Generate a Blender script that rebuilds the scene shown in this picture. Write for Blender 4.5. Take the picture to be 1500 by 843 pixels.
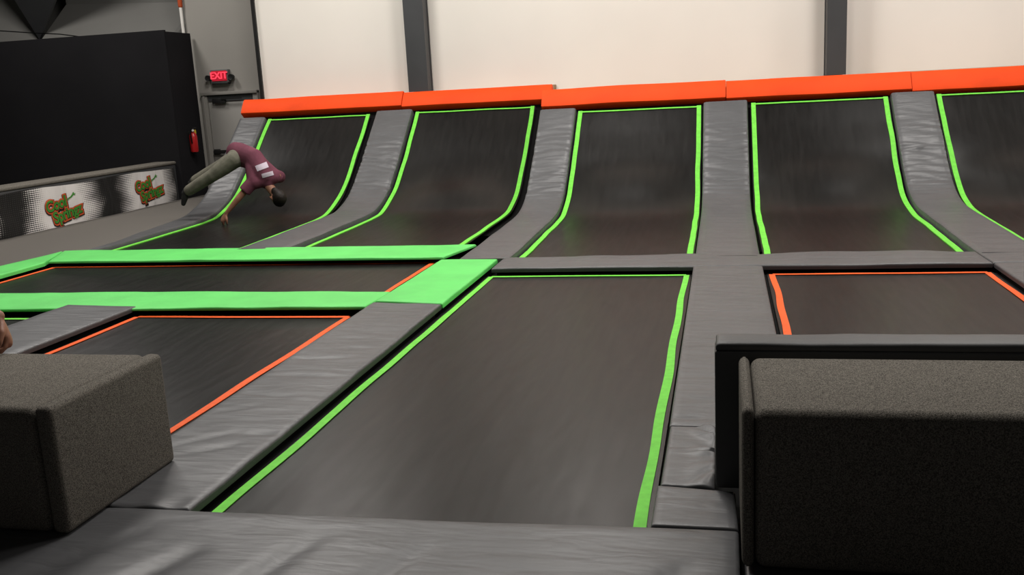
import bpy, bmesh, math, random
from mathutils import Vector, Matrix, noise

# ------------------------------------------------------------------ scene
for o in list(bpy.data.objects): bpy.data.objects.remove(o, do_unlink=True)
scene = bpy.context.scene
COL = scene.collection
S = 0.8                       # layout units -> metres (camera stands 1.6 m above the beds)
random.seed(4)

# camera
cam_data = bpy.data.cameras.new('camera'); cam = bpy.data.objects.new('camera', cam_data); COL.objects.link(cam)
cam_data.sensor_width = 36.0; cam_data.lens = 1387.39 / 1500 * 36
yaw, pit, roll = 0.225223, -0.206743, -0.0535524
fw = Vector((-math.sin(yaw)*math.cos(pit), math.cos(yaw)*math.cos(pit), math.sin(pit)))
r0 = Vector((math.cos(yaw), math.sin(yaw), 0)); u0 = r0.cross(fw)
rt = r0*math.cos(roll) + u0*math.sin(roll); up = rt.cross(fw)
cam.matrix_world = Matrix(((rt.x, up.x, -fw.x, 0), (rt.y, up.y, -fw.y, 0), (rt.z, up.z, -fw.z, 2*S), (0, 0, 0, 1)))
cam_data.clip_start = 0.05; cam_data.clip_end = 200
scene.camera = cam

# world: dim warm-grey bounce of the rest of the hall
w = bpy.data.worlds.new('hall'); scene.world = w; w.use_nodes = True
w.node_tree.nodes['Background'].inputs[0].default_value = (1.0, 0.96, 0.92, 1)
w.node_tree.nodes['Background'].inputs[1].default_value = 0.07

# high-bay lamps of the hall (above the frame), plus one added fill light
def lamp(x, y, z, size, power, color=(1.0, 0.955, 0.905)):
    l = bpy.data.lights.new('overhead_light', 'AREA'); l.shape = 'DISK'; l.size = size*S; l.energy = power; l.color = color
    o = bpy.data.objects.new('overhead_light', l); COL.objects.link(o); o.location = (x*S, y*S, z*S); return o
for (x, y, pw) in [(-7.0, 14.2, 300), (-2.2, 14.2, 300), (3.2, 14.2, 280), (8.0, 14.2, 250),
                   (-6.0, 9.5, 310), (-1.2, 7.6, 340), (4.6, 9.5, 190), (-12.8, 15.6, 300)]:  # last entry is a fill added to brighten the exit wall and bulkhead
    lamp(x, y, 8.0, 1.7, pw)

# exposure
vs = scene.view_settings
vs.view_transform = 'Standard'; vs.look = 'None'; vs.gamma = 1.0; vs.use_curve_mapping = False
vs.exposure = -0.62

# ------------------------------------------------------------------ materials
def mat(name, color, rough=0.5, spec=0.5, build=None, metal=0.0, emit=None, estr=0.0, sheen=0.0):
    m = bpy.data.materials.new(name); m.use_nodes = True
    nt = m.node_tree; b = nt.nodes['Principled BSDF']
    b.inputs['Base Color'].default_value = (*color, 1); b.inputs['Roughness'].default_value = rough
    b.inputs['Specular IOR Level'].default_value = spec; b.inputs['Metallic'].default_value = metal
    if sheen:
        b.inputs['Sheen Weight'].default_value = sheen; b.inputs['Sheen Roughness'].default_value = 0.5
    if emit:
        b.inputs['Emission Color'].default_value = (*emit, 1); b.inputs['Emission Strength'].default_value = estr
    if build: build(nt, b)
    return m
def N(nt, t, **kw):
    n = nt.nodes.new(t)
    for k, v in kw.items():
        if k in n.inputs: n.inputs[k].default_value = v
        else: setattr(n, k, v)
    return n
def coords(nt, scale=(1, 1, 1)):
    tc = N(nt, 'ShaderNodeTexCoord'); mp = N(nt, 'ShaderNodeMapping'); mp.inputs['Scale'].default_value = scale
    nt.links.new(tc.outputs['Object'], mp.inputs['Vector']); return mp.outputs['Vector']
def noise_col(nt, b, vec, scale, c0, c1, lo=0.35, hi=0.65, detail=4):
    n = N(nt, 'ShaderNodeTexNoise'); n.inputs['Scale'].default_value = scale; n.inputs['Detail'].default_value = detail
    nt.links.new(vec, n.inputs['Vector'])
    r = N(nt, 'ShaderNodeValToRGB'); r.color_ramp.elements[0].position = lo; r.color_ramp.elements[1].position = hi
    r.color_ramp.elements[0].color = (*c0, 1); r.color_ramp.elements[1].color = (*c1, 1)
    nt.links.new(n.outputs['Fac'], r.inputs['Fac']); nt.links.new(r.outputs['Color'], b.inputs['Base Color'])
    return n
def bump(nt, b, height, strength, dist, prev=None):
    bp = N(nt, 'ShaderNodeBump'); bp.inputs['Strength'].default_value = strength; bp.inputs['Distance'].default_value = dist
    nt.links.new(height, bp.inputs['Height'])
    if prev: nt.links.new(prev, bp.inputs['Normal'])
    nt.links.new(bp.outputs['Normal'], b.inputs['Normal']); return bp.outputs['Normal']
def noise_h(nt, vec, scale, detail=3, dist=0.0):
    n = N(nt, 'ShaderNodeTexNoise'); n.inputs['Scale'].default_value = scale; n.inputs['Detail'].default_value = detail
    n.inputs['Distortion'].default_value = dist
    nt.links.new(vec, n.inputs['Vector']); return n.outputs['Fac']

def vinyl(c, s=0.32):
    def f(nt, b):
        v = coords(nt); lo = tuple(x*0.93 for x in c); hi = tuple(min(1, x*1.06) for x in c)
        noise_col(nt, b, v, 3.0, lo, hi)
        p = bump(nt, b, noise_h(nt, coords(nt, (1.2, 5.0, 5.0)), 2.2, 3, 0.4), s, 0.03)
        bump(nt, b, noise_h(nt, v, 420, 1), 0.12, 0.001, p)
    return f
def bed_tex(nt, b):
    v = coords(nt)
    noise_col(nt, b, coords(nt, (7.0, 0.8, 1.0)), 3.0, (0.0040, 0.0037, 0.0035), (0.0095, 0.0088, 0.0083), 0.35, 0.85, 6)
    wv = N(nt, 'ShaderNodeTexWave'); wv.inputs['Scale'].default_value = 130; wv.bands_direction = 'Y'
    nt.links.new(v, wv.inputs['Vector'])
    p = bump(nt, b, wv.outputs['Fac'], 0.12, 0.001)
    bump(nt, b, noise_h(nt, coords(nt, (3.0, 1.0, 1.0)), 1.6, 2), 0.10, 0.05, p)
    rr = N(nt, 'ShaderNodeMapRange'); rr.inputs['To Min'].default_value = 0.26; rr.inputs['To Max'].default_value = 0.40
    nt.links.new(noise_h(nt, coords(nt, (9.0, 0.9, 1.0)), 2.0, 5), rr.inputs['Value']); nt.links.new(rr.outputs['Result'], b.inputs['Roughness'])
def carpet_tex(c0, c1):
    def f(nt, b):
        v = coords(nt); noise_col(nt, b, v, 300, c0, c1, 0.36, 0.64, 3)
        bump(nt, b, noise_h(nt, v, 380, 2), 0.6, 0.004)
    return f
def paint(c, k=0.06, sc=1.2, bs=0.05):
    def f(nt, b):
        v = coords(nt); noise_col(nt, b, v, sc, tuple(x*(1-k) for x in c), tuple(min(1, x*(1+k)) for x in c))
        bump(nt, b, noise_h(nt, v, 60, 3), bs, 0.004)
    return f
G = (0.078, 0.079, 0.083)
M = {
 'grey': mat('grey_vinyl', G, 0.42, 0.5, vinyl(G)),
 'grey_dark': mat('charcoal_vinyl', (0.045, 0.046, 0.048), 0.5, 0.4, vinyl((0.045, 0.046, 0.048), 0.1)),
 'grey_mid': mat('slate_vinyl', (0.06, 0.061, 0.062), 0.5, 0.4, vinyl((0.06, 0.061, 0.062), 0.1)),
 'green': mat('green_vinyl', (0.10, 0.62, 0.13), 0.5, 0.35, vinyl((0.112, 0.60, 0.122), 0.12)),
 'orange': mat('orange_vinyl', (0.78, 0.062, 0.006), 0.6, 0.15, vinyl((0.80, 0.064, 0.006), 0.06)),
 'bed': mat('black_trampoline_mesh', (0.02, 0.018, 0.017), 0.5, 0.20, bed_tex),
 'sgreen': mat('green_webbing', (0.16, 0.62, 0.06), 0.6, 0.2, paint((0.16, 0.62, 0.06), 0.08, 20, 0.1)),
 'sorange': mat('orange_webbing', (0.80, 0.11, 0.018), 0.6, 0.2, paint((0.80, 0.11, 0.018), 0.08, 20, 0.1)),
 'carpet': mat('charcoal_carpet', (0.08, 0.07, 0.06), 0.95, 0.1, carpet_tex((0.052, 0.048, 0.041), (0.225, 0.206, 0.178))),
 'carpet_floor': mat('grey_floor_carpet', (0.1, 0.09, 0.08), 0.95, 0.1, carpet_tex((0.098, 0.090, 0.081), (0.155, 0.144, 0.130))),
 'black': mat('black_underlay', (0.004, 0.004, 0.004), 0.9, 0.1, paint((0.004, 0.004, 0.004))),
 'curtain': mat('black_screen_fabric', (0.007, 0.007, 0.009), 0.9, 0.1, paint((0.0135, 0.013, 0.0145), 0.12, 0.8)),
 'wall': mat('cream_wall_paint', (0.62, 0.57, 0.51), 0.75, 0.25, paint((0.80, 0.755, 0.70), 0.03, 0.5)),
 'wall_grey': mat('grey_wall_paint', (0.2, 0.19, 0.175), 0.6, 0.3, paint((0.30, 0.285, 0.262), 0.05, 0.6)),
 'wall_dark': mat('dark_wall_paint', (0.09, 0.088, 0.085), 0.7, 0.3, paint((0.17, 0.168, 0.158), 0.06, 0.6)),
 'ceiling': mat('dark_ceiling_paint', (0.03, 0.03, 0.03), 0.8, 0.2, paint((0.03, 0.03, 0.03), 0.08, 0.6)),
 'steel': mat('painted_column_steel', (0.05, 0.051, 0.054), 0.5, 0.4, paint((0.05, 0.051, 0.054), 0.06, 3)),
 'door': mat('grey_door_paint', (0.22, 0.21, 0.2), 0.5, 0.4, paint((0.29, 0.28, 0.262), 0.05, 1)),
 'frame': mat('door_frame_paint', (0.2, 0.19, 0.18), 0.5, 0.4, paint((0.24, 0.228, 0.21), 0.05, 1)),
 'darkmetal': mat('dark_metal', (0.02, 0.02, 0.02), 0.45, 0.5, paint((0.02, 0.02, 0.02), 0.1, 5), metal=0.4),
 'white': mat('white_plastic', (0.7, 0.68, 0.64), 0.5, 0.4, paint((0.7, 0.68, 0.64), 0.04, 5)),
 'red': mat('red_enamel', (0.45, 0.012, 0.012), 0.3, 0.5, paint((0.42, 0.012, 0.014), 0.05, 5)),
 'yellow': mat('yellow_tag', (0.6, 0.4, 0.03), 0.6, 0.3, paint((0.6, 0.4, 0.03), 0.05, 8)),
 'signgrey': mat('sign_housing', (0.1, 0.1, 0.1), 0.5, 0.4, paint((0.1, 0.1, 0.1), 0.05, 8)),
 'signface': mat('red_sign_face', (0.25, 0.01, 0.02), 0.5, 0.3, paint((0.25, 0.01, 0.02), 0.05, 8), emit=(0.75, 0.015, 0.04), estr=0.55),
 'signtext': mat('red_sign_letters', (0.9, 0.05, 0.08), 0.5, 0.3, emit=(1.0, 0.06, 0.11), estr=1.2),
 'wood': mat('raw_plywood', (0.33, 0.22, 0.13), 0.7, 0.2, paint((0.33, 0.22, 0.13), 0.1, 4)),
 'skin': mat('skin', (0.30, 0.14, 0.085), 0.5, 0.4, paint((0.29, 0.135, 0.085), 0.08, 14), ),
 'shirt': mat('maroon_cotton', (0.15, 0.035, 0.06), 0.85, 0.15, paint((0.135, 0.043, 0.064), 0.12, 9, 0.3)),
 'print': mat('white_shirt_print', (0.55, 0.48, 0.55), 0.8, 0.2, paint((0.52, 0.45, 0.52), 0.05, 9)),
 'pants': mat('olive_grey_cotton', (0.11, 0.105, 0.08), 0.85, 0.15, paint((0.15, 0.143, 0.112), 0.2, 10, 0.3)),
 'hair': mat('dark_hair', (0.012, 0.008, 0.006), 0.6, 0.3, paint((0.012, 0.008, 0.006), 0.3, 40, 0.4)),
 'shoe': mat('black_sock', (0.02, 0.02, 0.02), 0.8, 0.2, paint((0.02, 0.02, 0.02), 0.1, 20)),
 'blueshirt': mat('navy_cotton', (0.02, 0.025, 0.05), 0.85, 0.15, paint((0.02, 0.025, 0.05), 0.12, 9, 0.3)),
 'lgreen': mat('print_green', (0.05, 0.2, 0.035), 0.6, 0.2, paint((0.05, 0.21, 0.03), 0.08, 8)),
 'lorange': mat('print_orange', (0.5, 0.09, 0.03), 0.6, 0.2, paint((0.5, 0.085, 0.028), 0.08, 8)),
 'lblack': mat('print_black', (0.01, 0.009, 0.008), 0.6, 0.2, paint((0.01, 0.009, 0.008), 0.08, 8)),
}
def banner_tex(nt, b):     # printed design: white glows round each logo fading through halftone rows to black
    tc = N(nt, 'ShaderNodeTexCoord'); sp = N(nt, 'ShaderNodeSeparateXYZ'); nt.links.new(tc.outputs['Object'], sp.inputs[0])
    def math_(op, a, b_=None, c=None):
        n = N(nt, 'ShaderNodeMath', operation=op)
        for i, x in enumerate((a, b_, c)):
            if x is None: continue
            if isinstance(x, (int, float)): n.inputs[i].default_value = x
            else: nt.links.new(x, n.inputs[i])
        return n.outputs[0]
    y = math_('DIVIDE', sp.outputs['Y'], S); z = math_('DIVIDE', sp.outputs['Z'], S)
    ph = math_('PINGPONG', math_('SUBTRACT', y, BAN0), 1.30)         # distance from a logo along the banner
    wob = noise_h(nt, coords(nt, (1, 1.2, 2.2)), 1.5, 2)
    v = math_('ADD', ph, math_('MULTIPLY', math_('SUBTRACT', wob, 0.5), 0.6))
    zz = math_('MULTIPLY', math_('ABSOLUTE', math_('SUBTRACT', z, 0.36)), 0.25)
    v = math_('ADD', v, zz)
    wht = N(nt, 'ShaderNodeMapRange'); wht.interpolation_type = 'LINEAR'
    wht.inputs['From Min'].default_value = 0.50; wht.inputs['From Max'].default_value = 1.12
    wht.inputs['To Min'].default_value = 1.0; wht.inputs['To Max'].default_value = 0.0
    nt.links.new(v, wht.inputs['Value'])
    dots = math_('MULTIPLY', math_('ADD', math_('SINE', math_('MULTIPLY', y, 130.0)), 1.0), 0.5)
    rows = math_('MULTIPLY', math_('ADD', math_('SINE', math_('MULTIPLY', z, 190.0)), 1.0), 0.5)
    ht = math_('ADD', math_('MULTIPLY', dots, 0.35), math_('MULTIPLY', rows, 0.65))
    th = N(nt, 'ShaderNodeMapRange'); th.inputs['From Min'].default_value = -0.12; th.inputs['From Max'].default_value = 0.12
    nt.links.new(math_('SUBTRACT', wht.outputs[0], math_('ADD', math_('MULTIPLY', ht, 0.92), 0.04)), th.inputs['Value'])
    mx = N(nt, 'ShaderNodeMix', data_type='RGBA'); mx.inputs['A'].default_value = (0.008, 0.008, 0.008, 1); mx.inputs['B'].default_value = (0.66, 0.63, 0.61, 1)
    nt.links.new(th.outputs[0], mx.inputs['Factor']); nt.links.new(mx.outputs['Result'], b.inputs['Base Color'])
    bump(nt, b, noise_h(nt, coords(nt, (1, 2.0, 0.7)), 2.6, 2, 1.0), 0.35, 0.06)
BAN0 = 14.52
M['banner'] = mat('printed_banner_vinyl', (0.4, 0.4, 0.4), 0.45, 0.4, banner_tex)

# ------------------------------------------------------------------ helpers
BASE = {}
def tag(o, label=None, cat=None, group=None, kind=None):
    if label: o['label'] = label
    if cat: o['category'] = cat
    if group: o['group'] = group
    if kind: o['kind'] = kind
    return o
def thing(name, label, cat, loc, group=None):
    o = bpy.data.objects.new(name, None); COL.objects.link(o); o.empty_display_size = 0.1
    o.location = Vector(loc)*S; BASE[o] = Vector(loc); tag(o, label, cat, group); return o
def obj(name, V, F, m, parent=None, smooth=True, loc=None, angle=40):
    base = BASE[parent] if parent else Vector(loc if loc else (0, 0, 0))
    me = bpy.data.meshes.new(name)
    me.from_pydata([tuple((Vector(v) - base)*S) for v in V], [], F); me.validate()
    bm = bmesh.new(); bm.from_mesh(me); bmesh.ops.recalc_face_normals(bm, faces=bm.faces)
    for f in bm.faces: f.smooth = smooth
    if smooth:
        for e in bm.edges:
            if len(e.link_faces) == 2 and e.calc_face_angle(0) > math.radians(angle): e.smooth = False
    bm.to_mesh(me); bm.free()
    me.materials.append(M[m] if isinstance(m, str) else m)
    o = bpy.data.objects.new(name, me); COL.objects.link(o)
    if parent: o.parent = parent
    else: o.location = base*S
    BASE[o] = base
    return o
def struct(name, V, F, m, parent=None, **kw):
    o = obj(name, V, F, m, parent, **kw)
    if parent is None: o['kind'] = 'structure'
    return o
def join(*parts):
    V, F = [], []
    for v, f in parts:
        n = len(V); V += list(v); F += [tuple(i+n for i in q) for q in f]
    return V, F
def box(x0, x1, y0, y1, z0, z1, bev=0.0, seg=2):
    bm = bmesh.new(); bmesh.ops.create_cube(bm, size=1)
    for v in bm.verts:
        v.co = Vector((x0 + (v.co.x+.5)*(x1-x0), y0 + (v.co.y+.5)*(y1-y0), z0 + (v.co.z+.5)*(z1-z0)))
    if bev: bmesh.ops.bevel(bm, geom=bm.edges[:], offset=bev, segments=seg, affect='EDGES', profile=0.5)
    bm.verts.index_update()
    V = [v.co.copy() for v in bm.verts]; F = [tuple(v.index for v in f.verts) for f in bm.faces]; bm.free(); return V, F
def prism(poly, axis, a, b):
    """polygon in the two other axes extruded along axis from a to b"""
    def p(q, t):
        return {'X': (t, q[0], q[1]), 'Y': (q[0], t, q[1]), 'Z': (q[0], q[1], t)}[axis]
    n = len(poly); V = [Vector(p(q, a)) for q in poly] + [Vector(p(q, b)) for q in poly]
    F = [tuple(range(n))[::-1], tuple(range(n, 2*n))] + [(i, (i+1) % n, n+(i+1) % n, n+i) for i in range(n)]
    return V, F
def tube(pts, radii, n=12, flat=None, cap=True):
    """tapered tube with rounded ends; flat = (vector, factor) squashes the section along vector"""
    pts = [Vector(p) for p in pts]
    if isinstance(radii, (int, float)): radii = [radii]*len(pts)
    P, Rr = [], []
    if cap:
        d = (pts[0]-pts[1]).normalized()
        for k in (0.98, 0.8, 0.45): P.append(pts[0] + d*radii[0]*k); Rr.append(radii[0]*math.sqrt(1-k*k))
    P += pts; Rr += list(radii)
    if cap:
        d = (pts[-1]-pts[-2]).normalized()
        for k in (0.45, 0.8, 0.98): P.append(pts[-1] + d*radii[-1]*k); Rr.append(radii[-1]*math.sqrt(1-k*k))
    V, F = [], []; nrm = None
    for i, p in enumerate(P):
        t = (P[min(i+1, len(P)-1)] - P[max(i-1, 0)]).normalized()
        if nrm is None:
            nrm = t.orthogonal().normalized()
        else:
            nrm = (nrm - t*nrm.dot(t)).normalized()
        bn = t.cross(nrm)
        for k in range(n):
            a = 2*math.pi*k/n; off = nrm*math.cos(a)*Rr[i] + bn*math.sin(a)*Rr[i]
            if flat: off = off - flat[0]*off.dot(flat[0])*(1-flat[1])
            V.append(p + off)
    for i in range(len(P)-1):
        for k in range(n):
            F.append((i*n+k, i*n+(k+1) % n, (i+1)*n+(k+1) % n, (i+1)*n+k))
    F.append(tuple(range(n))[::-1]); F.append(tuple(range((len(P)-1)*n, len(P)*n)))
    return V, F
def lathe(prof, c, n=20, axis='Z'):
    V, F = [], []
    for (r, h) in prof:
        for k in range(n):
            a = 2*math.pi*k/n
            V.append(Vector(c) + Vector((r*math.cos(a), r*math.sin(a), h)) if axis == 'Z' else Vector(c) + Vector((r*math.cos(a), h, r*math.sin(a))))
    m = len(prof)
    for i in range(m-1):
        for k in range(n): F.append((i*n+k, i*n+(k+1) % n, (i+1)*n+(k+1) % n, (i+1)*n+k))
    F.append(tuple(range(n))[::-1]); F.append(tuple(range((m-1)*n, m*n)))
    return V, F
def remesh(name, V, F, m, parent, voxel, smooth=6):
    """fuse overlapping shapes into one continuous surface"""
    o = obj(name, V, F, m, parent)
    a = o.modifiers.new('fuse', 'REMESH'); a.mode = 'VOXEL'; a.voxel_size = voxel*S; a.use_smooth_shade = True
    b = o.modifiers.new('soft', 'SMOOTH'); b.iterations = smooth; b.factor = 0.5
    dg = bpy.context.evaluated_depsgraph_get(); me = bpy.data.meshes.new_from_object(o.evaluated_get(dg))
    o.modifiers.clear(); o.data = me
    for p in me.polygons: p.use_smooth = True
    if not me.materials: me.materials.append(M[m])
    return o
def smoothstep(a, b, x):
    t = max(0, min(1, (x-a)/(b-a))); return t*t*(3-2*t)
def fbm(x, y, s): return noise.fractal(Vector((x, y, s)), 1.0, 2.0, 3)

# soft foam pad over any quad outline, rounded top edge, optional surface relief
def pad_mesh(nl, nr, fr, fl, z0, z1, r=0.035, step=0.09, relief=None, edge=None, th=None, inset_by=0.05):
    nl, nr, fr, fl = [Vector((*p, 0)) for p in (nl, nr, fr, fl)]
    lx = max((nr-nl).length, (fr-fl).length); ly = max((fl-nl).length, (fr-nr).length)
    def ticks(L):
        e = [0, 0.12*r, 0.4*r, r]; n = max(2, int((L-2*r)/step)); inner = [r + (L-2*r)*i/n for i in range(1, n)]
        return [t/L for t in e + inner + [L-q for q in e[::-1]]]
    us, vs_ = ticks(lx), ticks(ly); V, F = [], []
    def drop(t, L):
        d = min(t, 1-t)*L
        return 0 if d >= r else r - math.sqrt(max(0, r*r-(r-d)**2))
    for v in vs_:
        for u in us:
            p = nl*(1-u)*(1-v) + nr*u*(1-v) + fr*u*v + fl*(1-u)*v
            z = z1 - min(r, math.hypot(drop(u, lx), drop(v, ly)))
            if relief: z += relief(p.x, p.y, u, v)
            if edge: p = p + Vector((*edge(p.x, p.y, u, v), 0))
            V.append(Vector((p.x, p.y, z)))
    nu, nv = len(us), len(vs_)
    for j in range(nv-1):
        for i in range(nu-1): F.append((j*nu+i, j*nu+i+1, (j+1)*nu+i+1, (j+1)*nu+i))
    ring = [i for i in range(nu)] + [j*nu+nu-1 for j in range(1, nv)] + [(nv-1)*nu+i for i in range(nu-2, -1, -1)] + [j*nu for j in range(nv-2, 0, -1)]
    n = len(ring); top = len(F); prev = list(ring)
    levels = [z0] if th is None else [z1-th, z1-th, z0]; inset = [0] if th is None else [0, inset_by, inset_by]
    cen = (nl+nr+fr+fl)/4
    for z, ins in zip(levels, inset):
        b = len(V)
        for i in ring:
            p = V[i]; q = Vector((p.x - (1 if p.x > cen.x else -1)*ins, p.y - (1 if p.y > cen.y else -1)*ins, z)) if ins else Vector((p.x, p.y, z))
            V.append(q)
        cur = list(range(b, b+n))
        for k in range(n): F.append((prev[k], cur[k], cur[(k+1) % n], prev[(k+1) % n]))
        prev = cur
    F.append(tuple(prev))
    pad_mesh.side = (top, top+n)
    return V, F
def rect(x0, x1, y0, y1): return (x0, y0), (x1, y0), (x1, y1), (x0, y1)
def floor_pad(label, quad, m='grey', z1=0.08, z0=-0.06, group=None, name='floor_pad', **kw):
    kw.setdefault('r', 0.018)
    kw.setdefault('th', 0.05); V, F = pad_mesh(*quad, z0, z1, **kw); a, b = pad_mesh.side
    c = [(sum(p[i] for p in quad)/4) for i in (0, 1)]
    o = obj(name, V, F, m, loc=(c[0], c[1], z0)); tag(o, label, 'pad', group)
    o.data.materials.append(M['grey_dark' if m == 'grey' else m]); o.data.materials.append(M['black'])   # dark side gusset; base coloured black for the shadowed gap under the pad
    for i, p in enumerate(o.data.polygons):
        p.material_index = 0 if i < a else (1 if i < b else 2)
    return o

# ------------------------------------------------------------------ structure
V, F = box(-20, 12, -2, 24, -0.25, -0.06); struct('floor', V, F, 'black', smooth=False)
V, F = prism([(-11.36, 4.0), (-9.22, 4.0), (-9.22, 11.63), (-8.88, 11.63), (-9.25, 15.6), (-9.27, 19.4), (-11.36, 19.4)], 'Z', -0.06, 0.05); struct('floor_carpet', V, F, 'carpet_floor', smooth=False)
V, F = box(-9.03, 12, 18.0, 18.25, -0.06, 9.0); struct('wall_back', V, F, 'wall', smooth=False)
V, F = box(-11.42, -9.0, 19.4, 19.6, -0.4, 9.0); struct('wall_exit', V, F, 'wall_grey', smooth=False)
V, F = box(-9.12, -9.032, 18.02, 19.4, -0.06, 9.0); struct('wall_return', V, F, 'wall_grey', smooth=False)
V, F = box(-9.10, -9.03, 17.95, 18.02, -0.06, 9.0); struct('trim_1', V, F, 'darkmetal', smooth=False)
V, F = box(12.0, 12.2, -2, 18.2, -0.06, 9.0); struct('wall_right', V, F, 'wall', smooth=False)
V, F = box(-20, -11.42, 21.0, 21.2, -0.06, 9.0); struct('wall_left', V, F, 'wall_dark', smooth=False)
V, F = box(-20.2, -20, -2, 21.2, -0.06, 9.0); struct('wall_side', V, F, 'wall_dark', smooth=False)
V, F = box(-20.2, 12.2, -2, 21.2, 9.0, 9.2); struct('ceiling', V, F, 'ceiling', smooth=False)

# sloping platforms that carry the wall trampolines
def catmull(pts, n=6):
    out = []
    for i in range(len(pts)-1):
        p0, p1, p2, p3 = [Vector(pts[max(0, min(len(pts)-1, i+k))]) for k in (-1, 0, 1, 2)]
        for k in range(n):
            t = k/n
            out.append(0.5*((2*p1) + (p2-p0)*t + (2*p0-5*p1+4*p2-p3)*t*t + (3*p1-p0-3*p2+p3)*t**3))
    out.append(Vector(pts[-1])); return out
PA = catmull([(11.45, 0), (12.3, 0), (13.5, 0.015), (14.6, 0.03), (15.1, 0.09), (15.65, 0.29), (16.2, 0.68), (16.75, 1.14), (17.36, 1.66)])
PB = catmull([(10.5, 0), (11.2, 0.005), (12.6, 0.03), (13.6, 0.05), (14.15, 0.11), (14.62, 0.27), (15.05, 0.57), (15.45, 0.91), (15.82, 1.21), (16.22, 1.56)])
def wedge(name, prof, x0, x1, top_y):
    poly = [(p.x, p.y-0.07) for p in prof] + [(prof[-1].x+0.1, prof[-1].y-0.05), (top_y, prof[-1].y+0.2), (18.0, prof[-1].y+0.2), (18.0, -0.06), (prof[0].x, -0.06)]
    poly[0] = (prof[0].x, -0.055)
    V, F = prism(poly, 'X', x0, x1); struct(name, V, F, 'black', smooth=False)
wedge('wall_slope_left', PA, -9.25, -3.06, 17.6)
wedge('wall_slope_right', PB, -3.05, 6.4, 16.6)

# ------------------------------------------------------------------ trampolines
def wavy(a, b, w, z, side, seed, n=110, amp=0.008, horizontal=False):
    """flat strip from a to b, hand-sewn so slightly wavy"""
    V, F = [], []; a = Vector(a); b = Vector(b); d = (b-a).normalized(); nr = Vector((-d.y, d.x))
    L = (b-a).length
    for i in range(n+1):
        t = i/n; o = amp*noise.noise(Vector((t*L*1.1, seed, 0)))*2; ww = w*(1+0.15*noise.noise(Vector((t*L*1.3, seed, 5))))
        p = a + (b-a)*t + nr*o
        for s, zz in ((-.5, z), (.5, z)): q = p + nr*ww*s; V.append(Vector((q.x, q.y, zz)))
    m = len(V); V += [v - Vector((0, 0, 0.004)) for v in V]
    for i in range(n):
        k = 2*i; F.append((k, k+1, k+3, k+2)); F.append((m+k, m+k+2, m+k+3, m+k+1))
        F.append((k, k+2, m+k+2, m+k)); F.append((k+1, m+k+1, m+k+3, k+3))
    F.append((0, m, m+1, 1)); F.append((m-2, m-1, 2*m-1, 2*m-2))
    return V, F
def floor_trampoline(label, xl, xr, y0, y1, sm, seed, sag=0.015):
    t = thing('trampoline', label, 'trampoline', ((xl+xr)/2, (y0+y1)/2, -0.06), 'floor trampolines')
    e = 0.055; x0, x1, ya, yb = xl-e, xr+e, y0-e, y1+e
    nx, ny = 24, 40; V, F = [], []
    for j in range(ny+1):
        for i in range(nx+1):
            u, v = i/nx, j/ny
            V.append(Vector((x0+(x1-x0)*u, ya+(yb-ya)*v, -sag*(math.sin(math.pi*u)*math.sin(math.pi*v))**0.7)))
    m = len(V); V += [v-Vector((0, 0, 0.012)) for v in V]
    for j in range(ny):
        for i in range(nx):
            k = j*(nx+1)+i; q = (k, k+1, k+nx+2, k+nx+1); F.append(q); F.append(tuple(m+c for c in q[::-1]))
    obj('bed', V, F, 'bed', t)
    # steel frame under the edge, standing on the floor
    fr = [box(x0-.04, x0-.005, ya-.04, yb+.04, -.06, -.012), box(x1+.005, x1+.04, ya-.04, yb+.04, -.06, -.012),
          box(x0-.04, x1+.04, ya-.04, ya-.005, -.06, -.012), box(x0-.04, x1+.04, yb+.005, yb+.04, -.06, -.012)]
    V, F = join(*fr); obj('steel_frame', V, F, 'black', t, smooth=False)
    wd = 0.058
    for k, (a, b) in enumerate([((xl, y0), (xl, y1)), ((xr, y0), (xr, y1)), ((xl, y1), (xr, y1)), ((xl, y0), (xr, y0))]):
        V, F = wavy(a, b, wd, 0.006 + 0.001*(k > 1), 0, seed+k*3.3); obj('border_stripe', V, F, sm, t)
    return t
floor_trampoline('long black trampoline with green border stripes in the foreground centre', -2.476, -0.386, 3.62, 9.83, 'sgreen', 1)
floor_trampoline('black trampoline with orange stripes beside the left carpeted block', -5.61, -3.41, 4.75, 8.015, 'sorange', 11)
floor_trampoline('wide sideways trampoline with orange stripes ringed by bright green pads', -8.645, -3.41, 8.97, 10.73, 'sorange', 21)
floor_trampoline('black trampoline with orange stripes behind the right carpeted block', 0.485, 2.511, 4.85, 9.83, 'sorange', 31)
floor_trampoline('trampoline with green stripes at the left frame edge behind the hand', -8.60, -6.62, 4.75, 7.93, 'sgreen', 41)
floor_trampoline('floor trampoline beyond the orange-striped one at the right frame edge', 3.40, 5.45, 4.85, 9.83, 'sgreen', 51)

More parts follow.
